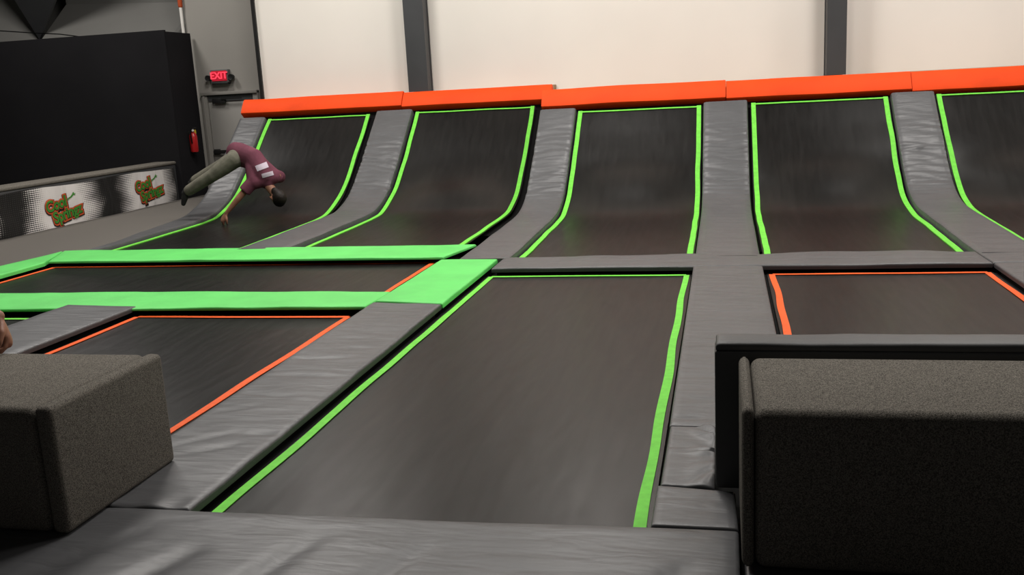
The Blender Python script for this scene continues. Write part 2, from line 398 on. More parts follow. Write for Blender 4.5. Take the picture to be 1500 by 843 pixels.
def prof_at(prof):
    L = [0]
    for i in range(1, len(prof)): L.append(L[-1] + (prof[i]-prof[i-1]).length)
    return L
def wall_trampoline(label, xl, xr, prof, seed):
    t = thing('curved_trampoline', label, 'trampoline', ((xl+xr)/2, prof[0].x, -0.06), 'curved wall trampolines')
    L = prof_at(prof); n = len(prof); e = 0.05; nx = 20
    sb = L[int(n*0.58)]
    def nrm(i):
        d = (prof[min(i+1, n-1)] - prof[max(i-1, 0)]).normalized(); return Vector((-d.y, d.x))
    def bulge(u, i):
        return 0.16*(1-(2*u-1)**2)*math.exp(-((L[i]-sb)/0.62)**2)
    V, F = [], []
    for i, p in enumerate(prof):
        nn = nrm(i)
        for k in range(nx+1):
            u = k/nx; q = p + nn*bulge(u, i); V.append(Vector((xl-e+(xr-xl+2*e)*u, q.x, q.y)))
    m = len(V)
    for i, p in enumerate(prof):
        nn = nrm(i)
        for k in range(nx+1): V.append(V[i*(nx+1)+k] - Vector((0, nn.x, nn.y))*0.012)
    for i in range(n-1):
        for k in range(nx):
            a = i*(nx+1)+k; q = (a, a+1, a+nx+2, a+nx+1); F.append(q); F.append(tuple(m+c for c in q[::-1]))
    obj('bed', V, F, 'bed', t)
    def stripe(x, w, i0, i1, s):
        V, F = [], []
        idx = [i for i in range(i0, i1)]
        for i in idx:
            nn = nrm(i); p = prof[i] + nn*(0.014 + 0.16*0.12*math.exp(-((L[i]-sb)/0.62)**2)); o = 0.014*noise.noise(Vector((L[i]*1.6, seed, s)))
            for d, h in ((-w/2, 0), (w/2, 0), (w/2, -0.012), (-w/2, -0.012)): V.append(Vector((x+o+d, p.x+nn.x*h, p.y+nn.y*h)))
        for j in range(len(idx)-1):
            for k in range(4): F.append((4*j+k, 4*j+(k+1) % 4, 4*j+4+(k+1) % 4, 4*j+4+k))
        F += [(0, 1, 2, 3), tuple(4*(len(idx)-1)+k for k in range(4))]
        obj('border_stripe', V, F, 'sgreen', t)
    stripe(xl, 0.07, 2, n, 1); stripe(xr, 0.07, 2, n, 2)
    a, b = prof[n-2], prof[n-1]; d = (b-a).normalized(); nn = nrm(n-1); c = b - d*0.03
    V = []
    for k in range(25):
        x = xl + (xr-xl)*k/24; o = 0.01*noise.noise(Vector((x*1.5, seed, 9)))
        for s, h in ((-.014, .016), (.014, .016), (.014, .004), (-.014, .004)):
            q = c + d*(s+o) + nn*h; V.append(Vector((x, q.x, q.y)))
    F = []
    for j in range(24):
        for k in range(4): F.append((4*j+k, 4*j+(k+1) % 4, 4*j+4+(k+1) % 4, 4*j+4+k))
    F += [(0, 1, 2, 3), (96, 97, 98, 99)]
    obj('border_stripe', V, F, 'sgreen', t)
wall_trampoline('leftmost curved wall trampoline, the one the flipping jumper is on', -8.645, -6.60, PA, 3)
wall_trampoline('second curved wall trampoline from the left, right of the jumper', -5.61, -3.40, PA, 7)
wall_trampoline('third curved wall trampoline from the left, behind the long foreground trampoline', -2.36, -0.386, PB, 12)
wall_trampoline('fourth curved wall trampoline from the left, below the right dark column', 0.485, 2.511, PB, 17)
wall_trampoline('rightmost curved wall trampoline, cut by the right frame edge', 3.30, 5.40, PB, 23)

# ------------------------------------------------------------------ grey strips climbing the wall between the trampolines
def strip_pad(label, xa, x1, pl, pr, seed, wr=1.0, i0=0, hgt=0.085, flare=0.0):
    """long vinyl pad following the curved profile (pl left edge, pr right edge)"""
    n = len(pl); nx = 10; sub = 4
    def dense(p):
        out = []
        for i in range(len(p)-1):
            for k in range(sub): out.append(p[i].lerp(p[i+1], k/sub))
        out.append(p[-1]); return out
    A, B = dense(pl[i0:]), dense(pr[i0:]); n = len(A); LA = prof_at(A); V, F = [], []
    us = [0, 0.015, 0.05] + [0.05+0.9*k/nx for k in range(1, nx)] + [0.95, 0.985, 1]; dr = {0: 0.04, 1: 0.015, 2: 0.003}
    nu = len(us)
    for i in range(n):
        for j, u in enumerate(us):
            p = A[i].lerp(B[i], u); a = A[max(i-1, 0)].lerp(B[max(i-1, 0)], u); b = A[min(i+1, n-1)].lerp(B[min(i+1, n-1)], u)
            d = (b-a).normalized(); nn = Vector((-d.y, d.x)); z = p.y
            zone = smoothstep(0.10, 0.35, z)*(1-smoothstep(0.85, 1.45, z))*wr
            x0 = xa + flare*(1-smoothstep(A[0].x, 15.4, A[i].x)); x = x0+(x1-x0)*u
            wv = zone*(0.024*(0.45-abs(noise.noise(Vector((x*1.5+seed, LA[i]*8 + 0.5*math.sin(x*4+seed), seed))))*1.6) + 0.010*noise.noise(Vector((x*2.5, LA[i]*20, seed+3))))
            wv += 0.008*noise.noise(Vector((x*1.2, LA[i]*2, seed+8)))
            h = hgt - dr.get(j, dr.get(nu-1-j, 0)) + wv
            q = p + nn*h; V.append(Vector((x, q.x, q.y)))
    m = len(V)
    for i in range(n):
        for j, u in ((0, 0), (nu-1, 1)):
            p = A[i].lerp(B[i], u); a = A[max(i-1, 0)].lerp(B[max(i-1, 0)], u); b = A[min(i+1, n-1)].lerp(B[min(i+1, n-1)], u)
            d = (b-a).normalized(); nn = Vector((-d.y, d.x)); q = p - nn*0.055; x0 = xa + flare*(1-smoothstep(A[0].x, 15.4, A[i].x)); V.append(Vector((x0+(x1-x0)*u, q.x, q.y)))
    for i in range(n-1):
        for j in range(nu-1): a = i*nu+j; F.append((a, a+1, a+nu+1, a+nu))
        F.append((i*nu, (i+1)*nu, m+2*i+2, m+2*i)); F.append((i*nu+nu-1, m+2*i+1, m+2*i+3, (i+1)*nu+nu-1))
        F.append((m+2*i, m+2*i+2, m+2*i+3, m+2*i+1))
    F.append(tuple(range(nu)) + (m+1, m)); F.append(tuple((n-1)*nu+j for j in range(nu)) + (m+2*n-1, m+2*n-2))
    o = obj('slope_pad', V, F, 'grey', loc=((xa+x1)/2, A[0].x, -0.06)); tag(o, label, 'pad', 'grey slope pads'); return o
strip_pad('grey slope pad at the far left edge of the sloped wall, behind the jumper', -9.27, -8.72, PA, PA, 2, 0.6, hgt=0.07, flare=0.4)
strip_pad('grey wrinkled slope pad between the first and second wall trampolines', -6.42, -5.70, PA, PA, 5)
strip_pad('grey wrinkled slope pad between the second and third wall trampolines', -3.05, -2.43, PB, PB, 9)
strip_pad('grey wrinkled slope pad between the third and fourth wall trampolines', -0.315, 0.390, PB, PB, 13)
strip_pad('grey wrinkled slope pad between the fourth and fifth wall trampolines', 2.585, 3.225, PB, PB, 19)
strip_pad('grey slope pad right of the rightmost wall trampoline', 5.48, 6.2, PB, PB, 29)

# orange pads along the top of the slope
def crest_pad(label, x0, x1, yb, zb, yt, zt, seed):
    n = 24; V, F = [], []; d = Vector((yt-yb, zt-zb)).normalized(); nn = Vector((-d.y, d.x)); L = math.hypot(yt-yb, zt-zb)
    sec = [(0, -.12), (0, .05), (.015, .075), (.05, .085), (L*.5, .09), (L-.05, .085), (L-.012, .07), (L, .04), (L, -.12)]
    for k in range(n+1):
        x = x0+(x1-x0)*k/n
        for (s, h) in sec:
            o = 0.012*noise.noise(Vector((x*0.9, seed, s))) if h > 0 else 0
            q = Vector((yb, zb)) + d*(s + o*0.6) + nn*(h+o); V.append(Vector((x, q.x, q.y)))
    m = len(sec)
    for k in range(n):
        for j in range(m): F.append((k*m+j, k*m+(j+1) % m, (k+1)*m+(j+1) % m, (k+1)*m+j))
    F += [tuple(range(m)), tuple(n*m+j for j in range(m))]
    o = obj('crest_pad', V, F, 'orange', loc=((x0+x1)/2, yt, zb)); tag(o, label, 'pad', 'orange crest pads')
crest_pad('orange crest pad at the far left, above the jumper', -9.27, -5.95, 17.45, 1.75, 17.66, 2.03, 1)
crest_pad('orange crest pad below the left dark column', -5.94, -3.07, 17.45, 1.73, 17.66, 2.01, 2)
crest_pad('orange crest pad above the third wall trampoline', -3.05, 0.045, 16.36, 1.625, 16.58, 1.925, 3)
crest_pad('orange crest pad below the right dark column', 0.055, 2.92, 16.36, 1.61, 16.58, 1.91, 4)
crest_pad('orange crest pad cut by the right frame edge', 2.93, 6.2, 16.36, 1.585, 16.58, 1.905, 5)
V, F = box(-9.0, -3.06, 17.72, 17.995, 1.86, 2.035, 0.004); struct('trim_2', V, F, 'wood')
V, F = box(-3.05, 6.2, 16.68, 17.995, 1.77, 1.935, 0.004); struct('trim_3', V, F, 'wood')

# steel columns of the back wall (H section)
def column(name, x0, x1, y0, y1, z0, z1):
    t = 0.05; V, F = join(box(x0, x1, y0, y0+t, z0, z1), box(x0, x1, y1-t, y1, z0, z1), box((x0+x1)/2-.03, (x0+x1)/2+.03, y0+t, y1-t, z0, z1), box(x0+.012, x1-.012, y0+t, y1-t, z0, z1))
    return struct(name, V, F, 'steel', smooth=False)
column('trim_4', -5.86, -5.47, 17.66, 17.99, 2.04, 8.95)
column('trim_5', 1.745, 2.065, 17.52, 17.99, 1.94, 8.95)

# ------------------------------------------------------------------ floor pads
def fold(x, y, seed, amp=0.006): return amp*fbm(x*1.3, y*1.3, seed)
def creases(lines, w=0.02, depth=0.012):
    def f(x, y):
        z = 0
        for (ax, ay, bx, by, s) in lines:
            dx, dy = bx-ax, by-ay; L2 = dx*dx+dy*dy; t = max(0, min(1, ((x-ax)*dx+(y-ay)*dy)/L2))
            d = math.hypot(x-ax-t*dx, y-ay-t*dy); z -= s*depth*math.exp(-(d/w)**2)*math.sin(math.pi*min(1, t*1.0+0.05))**0.5
        return z
    return f
cr = creases([(-2.75, 2.5, -2.25, 3.55, 1), (-2.2, 2.4, -1.75, 3.75, 1.2), (-1.65, 2.6, -1.25, 3.7, 1.1), (-3.0, 3.0, -2.6, 3.7, .8), (-1.0, 2.7, -0.85, 3.5, .5), (-0.35, 3.25, -0.1, 3.6, .7)], 0.05, 0.024)
floor_pad('broad grey vinyl pad across the bottom of the foreground', ((-6.6, 1.2), (0.055, 1.2), (0.055, 3.90), (-6.6, 3.72)), relief=lambda x, y, u, v: fold(x, y, 1, 0.007) + cr(x, y), step=0.05)
floor_pad('dark grey pad under the front of the right carpeted block', rect(0.075, 6.0, 1.2, 4.76), z1=0.075, relief=lambda x, y, u, v: fold(x, y, 2))
floor_pad('small square grey pad at the right end of the long foreground trampoline', ((-0.325, 3.905), (0.055, 3.91), (0.045, 4.30), (-0.325, 4.345)), z1=0.082, step=0.03, relief=lambda x, y, u, v: fold(x, y, 3))
def pucker(x, y, u, v):
    s = smoothstep(0.35, 1.0, u); a = math.atan2(y-4.78, x-0.12)
    return fold(x, y, 4, 0.008) + 0.045*s*abs(noise.noise(Vector((a*4.5, math.hypot(x, y-4.78)*2, 7)))) + 0.01*noise.noise(Vector((x*9, y*5, 2)))*smoothstep(.3, 1, u)
floor_pad('puckered glossy grey pad beside the charcoal panel of the right block', ((-0.31, 4.35), (-0.05, 4.34), (-0.05, 5.165), (-0.305, 5.165)), step=0.015, relief=pucker)
c4 = creases([(-0.25, 5.62, 0.1, 5.66, .8), (-0.3, 6.9, 0.0, 6.92, .8), (-0.1, 7.9, 0.35, 7.88, .6), (-0.3, 8.6, 0.05, 8.62, .5), (-0.28, 5.32, -0.1, 5.3, 1)], 0.022, 0.012)
floor_pad('long grey pad between the foreground trampoline and the orange-striped one at right', ((-0.31, 5.175), (0.385, 5.175), (0.39, 9.93), (-0.315, 9.93)), relief=lambda x, y, u, v: fold(x, y, 5) + c4(x, y), step=0.04)
def back_relief(x, y, u, v): return 0.035*max(0, noise.noise(Vector((x*1.1+0.4, 0.3, 11))))*smoothstep(0, .7, v) + fold(x, y, 6)
floor_pad('grey cross pad along the foot of the third and fourth wall trampolines', rect(-2.50, 2.58, 9.94, 10.6), relief=back_relief, step=0.05, edge=lambda x, y, u, v: (0, 0.025*noise.noise(Vector((x*1.2, 3, 4)))*(1-v)))
floor_pad('grey cross pad along the foot of the rightmost wall trampoline', rect(2.59, 6.2, 9.97, 10.68), relief=back_relief, step=0.06)
floor_pad('long grey pad right of the orange-striped trampoline at the frame edge', rect(2.595, 3.30, 4.85, 9.96), relief=lambda x, y, u, v: fold(x, y, 8))
c9 = creases([(-2.85, 4.86, -2.56, 4.88, 1.3), (-3.15, 4.6, -2.8, 4.95, .8), (-3.0, 4.5, -2.7, 4.7, 1), (-3.2, 5.6, -2.75, 5.5, .9), (-3.1, 6.0, -2.6, 5.95, .8), (-3.2, 6.4, -2.7, 6.45, .9), (-2.95, 6.7, -2.6, 6.72, .7), (-3.2, 5.2, -2.9, 5.35, .8), (-3.1, 7.0, -2.8, 7.02, .7)], 0.03, 0.014)
def lip(x, y, u, v): return 0.02*noise.noise(Vector((x*6, y*5, 3)))*(1-smoothstep(0, .07, v)) + 0.02*(1-smoothstep(0, .03, v))*(1-smoothstep(0.1, .6, u))
floor_pad('long wrinkled grey pad left of the foreground trampoline, its near corner lifted', ((-3.235, 3.81), (-2.545, 3.83), (-2.56, 8.20), (-3.27, 8.32)), z1=0.083, relief=lambda x, y, u, v: fold(x, y, 9, 0.009) + c9(x, y) + lip(x, y, u, v), step=0.035)
floor_pad('grey pad left of the orange-striped trampoline, behind the left block', ((-6.52, 3.74), (-5.69, 3.74), (-5.69, 8.13), (-6.52, 8.20)), z1=0.09, relief=lambda x, y, u, v: fold(x, y, 10))
floor_pad('grey pad running under the left carpeted block', ((-5.68, 3.76), (-3.25, 3.82), (-3.25, 4.66), (-5.68, 4.66)), relief=lambda x, y, u, v: fold(x, y, 12), z1=0.078)
floor_pad('bright green cross pad at the far side of the sideways trampoline', ((-8.74, 10.74), (-3.26, 10.66), (-3.08, 11.54), (-9.15, 11.60)), 'green', name='green_pad', th=0.03, inset_by=0.30, z1=0.085, relief=lambda x, y, u, v: fold(x, y, 13, .008), group='green pads')
floor_pad('bright green cross pad at the near side of the sideways trampoline', ((-9.5, 7.97), (-3.27, 8.105), (-3.27, 8.80), (-9.5, 8.80)), 'green', name='green_pad', th=0.03, inset_by=0.24, relief=lambda x, y, u, v: fold(x, y, 14, .01), group='green pads', z1=0.085)
floor_pad('bright green pad at the right end of the sideways trampoline', ((-3.26, 8.345), (-2.555, 8.23), (-2.555, 10.48), (-3.245, 10.50)), 'green', name='green_pad', relief=lambda x, y, u, v: fold(x, y, 15), group='green pads', z1=0.085)
floor_pad('bright green pad slanting along the left end of the sideways trampoline', ((-9.38, 8.82), (-8.72, 8.82), (-8.75, 10.68), (-9.17, 11.59)), 'green', name='green_pad', relief=lambda x, y, u, v: fold(x, y, 16), group='green pads')

# ------------------------------------------------------------------ carpeted blocks
def block(label, x0, x1, y0, y1, z0, z1, end_x0, end_x1):
    t = thing('carpeted_block', label, 'block', ((x0+x1)/2, (y0+y1)/2, z0))
    V, F = box(x0, x1, y0, y1, z0, z1, 0.045, 5); obj('body', V, F, 'carpet', t)
    V, F = box(end_x0, end_x1, y0+0.004, y1-0.004, z0, z1+0.004, 0.03, 5); obj('end_panel', V, F, 'carpet', t)
    return t
block('dark carpeted foam block at the left frame edge', -5.3, -3.058, 3.50, 4.41, 0.085, 0.70, -3.055, -2.965)
block('long dark carpeted foam block at the right frame edge', 0.112, 2.6, 3.545, 4.29, 0.085, 0.75, 0.062, 0.110)
t = thing('padded_panel', 'charcoal vinyl padded panel standing behind the right carpeted block', 'panel', (1.3, 4.42, 0.085))
V, F = box(-0.045, 2.65, 4.315, 4.50, 0.085, 0.765, 0.012, 3); obj('body', V, F, 'grey_mid', t)
V, F = pad_mesh(*rect(-0.04, 2.65, 4.325, 4.515), 0.767, 0.800, r=0.02, step=0.05, relief=lambda x, y, u, v: 0.006*fbm(x*2, y*2, 3)); obj('top_cover', V, F, 'grey_mid', t)

# ------------------------------------------------------------------ left side: banner, barrier, black screen, exit
# barrier the banner hangs on
t = thing('barrier', 'low padded barrier running along the carpet behind the printed banner', 'barrier', (-11.6, 13.7, 0.0))
V, F = box(-11.80, -11.375, 8.0, 18.26, -0.06, 0.80, 0.02, 2); obj('core', V, F, 'grey_dark', t)
V, F = box(-11.86, -11.36, 8.0, 18.28, 0.80, 0.87, 0.03, 3); obj('top_rail', V, F, 'carpet', t)
# banner cloth
ban = thing('banner', 'black and white halftone banner with two green and orange logos', 'banner', (-11.35, 14.52, 0.0))
BASE[ban] = Vector((-11.35, 0, 0)); ban.location = Vector((-11.35, 0, 0))*S
def ban_x(y, z):
    sag = 0.03*noise.noise(Vector((y*1.3, z*2.2, 4))) + 0.02*noise.noise(Vector((y*4, z*1.5, 8)))
    return -11.33 + max(-0.02, sag)
V, F = [], []; ny, nz = 150, 12
for j in range(nz+1):
    for i in range(ny+1):
        y = 8.6 + (18.1-8.6)*i/ny; top = 0.76 + 0.015*math.sin(y*2.4); z = 0.055 + (top-0.055)*j/nz
        V.append(Vector((ban_x(y, z), y, z)))
m = len(V); V += [v - Vector((0.006, 0, 0)) for v in V]
for j in range(nz):
    for i in range(ny):
        a = j*(ny+1)+i; q = (a, a+1, a+ny+2, a+ny+1); F.append(q); F.append(tuple(m+c for c in q[::-1]))
obj('cloth', V, F, 'banner', ban)
# printed logo: flat lettering following the cloth
def text_polys(body, size, offset, shear=0.0, bold=0.0):
    cu = bpy.data.curves.new('lettering', 'FONT'); cu.body = body; cu.size = size; cu.offset = offset + bold; cu.shear = shear
    cu.align_x = 'CENTER'; cu.align_y = 'CENTER'; cu.resolution_u = 3; cu.space_character = 0.98
    o = bpy.data.objects.new('lettering', cu); COL.objects.link(o)
    dg = bpy.context.evaluated_depsgraph_get(); me = bpy.data.meshes.new_from_object(o.evaluated_get(dg))
    V = [v.co.copy() for v in me.vertices]; F = [tuple(p.vertices) for p in me.polygons]
    bpy.data.objects.remove(o, do_unlink=True); bpy.data.curves.remove(cu); bpy.data.meshes.remove(me)
    return V, F
def on_banner(polys, cy, cz, lift, rot=0.0, dx=0, dz=0):
    V, F = polys; c, s = math.cos(rot), math.sin(rot); out = []
    for v in V:
        a, b = v.x*c - v.y*s + dx, v.x*s + v.y*c + dz
        y, z = cy + a, cz + b; out.append(Vector((ban_x(y, z) + lift, y, z)))
    return out, F
def solid(vf, th=0.002):
    V, F = vf; n = len(V); ec = {}
    for f in F:
        for a, b in zip(f, f[1:]+f[:1]): ec.setdefault((min(a, b), max(a, b)), []).append((a, b))
    V2 = list(V) + [v - Vector((th, 0, 0)) for v in V]; F2 = list(F) + [tuple(i+n for i in f[::-1]) for f in F]
    for e in ec.values():
        if len(e) == 1: a, b = e[0]; F2.append((b, a, a+n, b+n))
    return V2, F2
frog_g = [(-0.36, -0.055), (-0.22, 0.03), (-0.10, 0.035), (0.02, 0.055), (0.14, 0.115), (0.19, 0.16), (0.25, 0.15), (0.24, 0.10), (0.33, 0.085), (0.33, 0.07), (0.24, 0.075), (0.30, 0.03), (0.29, 0.015), (0.21, 0.06), (0.05, 0.0), (-0.06, -0.01), (-0.10, -0.035), (-0.24, -0.055), (-0.34, -0.115), (-0.35, -0.10), (-0.25, -0.035), (-0.11, -0.01), (-0.09, 0.012), (-0.20, 0.005), (-0.35, -0.075)]
def frog():
    V = [Vector((x, y, 0)) for x, y in frog_g]
    bm = bmesh.new(); vs2 = [bm.verts.new(v) for v in V]; bm.faces.new(vs2); bmesh.ops.triangulate(bm, faces=bm.faces[:]); bm.verts.index_update()
    out = [v.co.copy() for v in bm.verts], [tuple(v.index for v in f.verts) for f in bm.faces]; bm.free(); return out
def logo(cy, cz, k):
    rot = math.radians(8)
    for word, sz, a, b in (('Cool', 0.36*k, -0.26*k, 0.115*k), ('Springz', 0.36*k, 0.085*k, -0.135*k)):
        layers = [('lblack', 0.066*k, 0.010, (0.030*k, -0.030*k)), ('lorange', 0.050*k, 0.014, (0.018*k, -0.018*k)), ('lorange', 0.042*k, 0.017, (0, 0)), ('lblack', 0.020*k, 0.020, (0.008*k, -0.008*k)), ('lgreen', 0.0105*k, 0.024, (0, 0))]
        for nm, (m_, off, lift, sh) in zip(('letter_shadow', 'letter_depth', 'letter_backing', 'letter_outline', 'lettering'), layers):
            V, F = on_banner(text_polys(word, sz, off), cy, cz, lift, rot, a+sh[0], b+sh[1])
            obj(nm, *solid((V, F)), m_, ban, smooth=False)
    V, F = frog(); V = [v*0.62*k for v in V]
    V, F = on_banner((V, F), cy, cz, 0.012, math.radians(10), 0.27*k, 0.215*k); obj('frog_emblem', *solid((V, F)), 'lgreen', ban, smooth=False)
logo(14.52, 0.36, 0.74); logo(17.11, 0.42, 0.74)

# black screen enclosure
t = thing('black_screen', 'tall black fabric screen filling the upper left behind the banner', 'screen', (-15.5, 18.8, -0.06))
V, F = box(-19.5, -11.285, 18.30, 18.36, -0.06, 3.57); obj('front_cloth', V, F, 'curtain', t, smooth=False)
V, F = box(-11.34, -11.28, 18.36, 19.30, -0.06, 3.54); obj('side_cloth', V, F, 'curtain', t, smooth=False)
for x in (-19.3, -16.5, -13.9, -11.6): V, F = box(x-.04, x+.04, 18.37, 18.45, -0.06, 3.5); obj('support_post', V, F, 'darkmetal', t, smooth=False)
# faceted dark bulkhead above and behind the screen
t = thing('bulkhead', 'dark grey faceted bulkhead above the black screen', 'bulkhead', (-14.0, 20.6, 0.0))
def facet(name, quad, y_th=0.06, m='wall_dark'):
    V = [Vector(q) for q in quad] + [Vector(q)+Vector((0, y_th, 0)) for q in quad]; n = len(quad)
    F = [tuple(range(n)), tuple(range(n, 2*n))[::-1]] + [(i, (i+1) % n, n+(i+1) % n, n+i) for i in range(n)]
    obj(name, V, F, m, t, smooth=False)
facet('sloped_panel', [(-15.60, 19.6, 3.3), (-12.15, 19.6, 3.3), (-11.75, 20.5, 4.32), (-15.10, 20.5, 4.50)])
facet('upper_panel', [(-15.10, 20.5, 4.50), (-11.75, 20.5, 4.32), (-11.75, 20.2, 7.0), (-15.10, 20.2, 7.0)])
facet('end_panel', [(-12.15, 19.6, 3.3), (-11.50, 20.3, 3.3), (-11.50, 20.7, 4.4), (-11.75, 20.5, 4.32)])
facet('corner_panel', [(-15.58, 20.0, 3.7), (-11.7, 18.0, 7.0), (-15.9, 18.0, 7.0)], m='steel')
facet('side_panel', [(-19.9, 19.2, 3.3), (-15.60, 20.0, 3.3), (-15.60, 20.5, 7.0), (-19.9, 19.6, 7.0)])
# cable slung along the bulkhead
V, F = tube([(-17.5, 19.1, 3.92), (-16.3, 19.3, 3.93), (-15.2, 19.45, 3.80), (-14.6, 19.45, 3.74), (-13.9, 19.45, 3.62)], 0.012, 6)
tag(obj('cable', V, F, 'black', loc=(-15.5, 19.4, 3.8)), 'thin black cable drooping above the black screen', 'cable')
# white conduit with orange top
t = thing('conduit', 'thin white conduit with an orange upper end beside the grey exit wall', 'pipe', (-11.46, 19.34, 3.0))
V, F = tube([(-11.455, 19.34, 0.0), (-11.455, 19.34, 4.13)], 0.035, 10); obj('pipe', V, F, 'white', t)
V, F = tube([(-11.455, 19.34, 4.13), (-11.455, 19.34, 5.2)], 0.05, 10); obj('orange_sleeve', V, F, 'lorange', t)

# fire extinguisher on the black screen's side
cx, cy_, cz = -11.18, 18.76, 1.02
t = thing('fire_extinguisher', 'red fire extinguisher hanging on the side of the black screen', 'extinguisher', (cx, cy_, cz))
V, F = lathe([(0.02, 0), (0.075, 0.0), (0.085, 0.02), (0.085, 0.33), (0.07, 0.38), (0.035, 0.42), (0.03, 0.44)], (cx, cy_, cz), 18); obj('cylinder', V, F, 'red', t)
V, F = lathe([(0.03, 0.43), (0.035, 0.44), (0.035, 0.49), (0.02, 0.5)], (cx, cy_, cz), 12); obj('valve', V, F, 'darkmetal', t)
V, F = join(box(cx-.015, cx+.015, cy_-.02, cy_+.14, cz+.50, cz+.52), box(cx-.015, cx+.015, cy_-.02, cy_+.12, cz+.455, cz+.47)); obj('handle', V, F, 'darkmetal', t)
V, F = tube([(cx, cy_-.03, cz+.47), (cx+.01, cy_-.10, cz+.44), (cx+.02, cy_-.12, cz+.34), (cx+.02, cy_-.10, cz+.2)], 0.014, 8); obj('hose', V, F, 'black', t)
V, F = box(cx+.02, cx+.03, cy_-.0, cy_+.09, cz+.38, cz+.47); obj('tag', V, F, 'yellow', t)
V, F = lathe([(0.002, -0.012), (0.022, -0.010), (0.026, 0), (0.022, .01), (0.002, .012)], (cx+0.045, cy_-0.06, cz+0.46), 10, 'Y'); obj('gauge', V, F, 'white', t)
V, F = box(-11.28, -11.262, cy_-.04, cy_+.04, cz+.1, cz+.45); obj('bracket', V, F, 'darkmetal', t)

# door in the exit wall
t = struct('door_1', *box(-11.06, -9.98, 19.35, 19.40, -0.28, 2.20, 0.004), 'door'); BASE[t] = Vector((0, 0, 0))
V, F = join(box(-11.20, -11.07, 19.31, 19.40, -0.28, 2.26, 0.008), box(-9.97, -9.85, 19.31, 19.40, -0.28, 2.26, 0.008)); obj('door_jambs', V, F, 'frame', t)
V, F = join(box(-11.16, -11.12, 19.29, 19.32, -0.28, 2.22, 0.006)); obj('jamb_moulding', V, F, 'frame', t)
V, F = box(-11.20, -9.85, 19.27, 19.40, 2.205, 2.27, 0.005); obj('door_head', V, F, 'frame', t)
V, F = box(-11.05, -9.98, 19.33, 19.36, 2.07, 2.20); obj('top_rail', V, F, 'grey_dark', t)
V, F = join(box(-10.92, -10.62, 19.26, 19.34, 2.02, 2.13, 0.01), box(-10.70, -10.2, 19.24, 19.26, 2.10, 2.13)); obj('door_closer', V, F, 'darkmetal', t)
V, F = join(box(-11.02, -10.1, 19.24, 19.28, 0.93, 1.01, 0.01), box(-11.02, -10.9, 19.27, 19.36, 0.91, 1.03, 0.01), box(-10.2, -10.1, 19.27, 19.36, 0.91, 1.03, 0.01)); obj('push_bar', V, F, 'darkmetal', t)

# exit sign with twin emergency heads
t = thing('exit_sign', 'small glowing red exit sign with twin lamp heads above the door', 'sign', (-10.69, 19.36, 2.45))
V, F = box(-10.90, -10.48, 19.28, 19.40, 2.46, 2.74, 0.012); obj('housing', V, F, 'signgrey', t)
V, F = box(-10.865, -10.515, 19.265, 19.285, 2.50, 2.715); obj('face', V, F, 'signface', t, smooth=False)
V, F = text_polys('EXIT', 0.205, 0.003)
V = [Vector((v.x - 10.69, 0, v.y + 2.607)) for v in V]
n = len(V); V2 = [Vector((v.x, 19.250, v.z)) for v in V]
def solid_y(V, F, th):
    n = len(V); ec = {}
    for f in F:
        for a, b in zip(f, f[1:]+f[:1]): ec.setdefault((min(a, b), max(a, b)), []).append((a, b))
    W = list(V) + [v + Vector((0, th, 0)) for v in V]; G2 = list(F) + [tuple(i+n for i in f[::-1]) for f in F]
    for e in ec.values():
        if len(e) == 1: a, b = e[0]; G2.append((b, a, a+n, b+n))
    return W, G2
obj('lettering', *solid_y(V2, F, 0.014), 'signtext', t, smooth=False)
for sx in (-1, 1):
    x = -10.69 + sx*0.275
    V, F = lathe([(0.02, 0.10), (0.055, 0.09), (0.065, 0.0), (0.06, -0.01), (0.05, -0.005)], (x, 19.26, 2.57), 14, 'Y'); h = obj('lamp_head', V, F, 'darkmetal', t)
    V, F = tube([(x, 19.35, 2.55), (x-sx*0.07, 19.36, 2.52)], 0.02, 8); obj('lamp_arm', V, F, 'signgrey', h)
V, F = box(-10.88, -10.50, 19.27, 19.40, 2.425, 2.462, 0.005); obj('lower_tray', V, F, 'darkmetal', t)

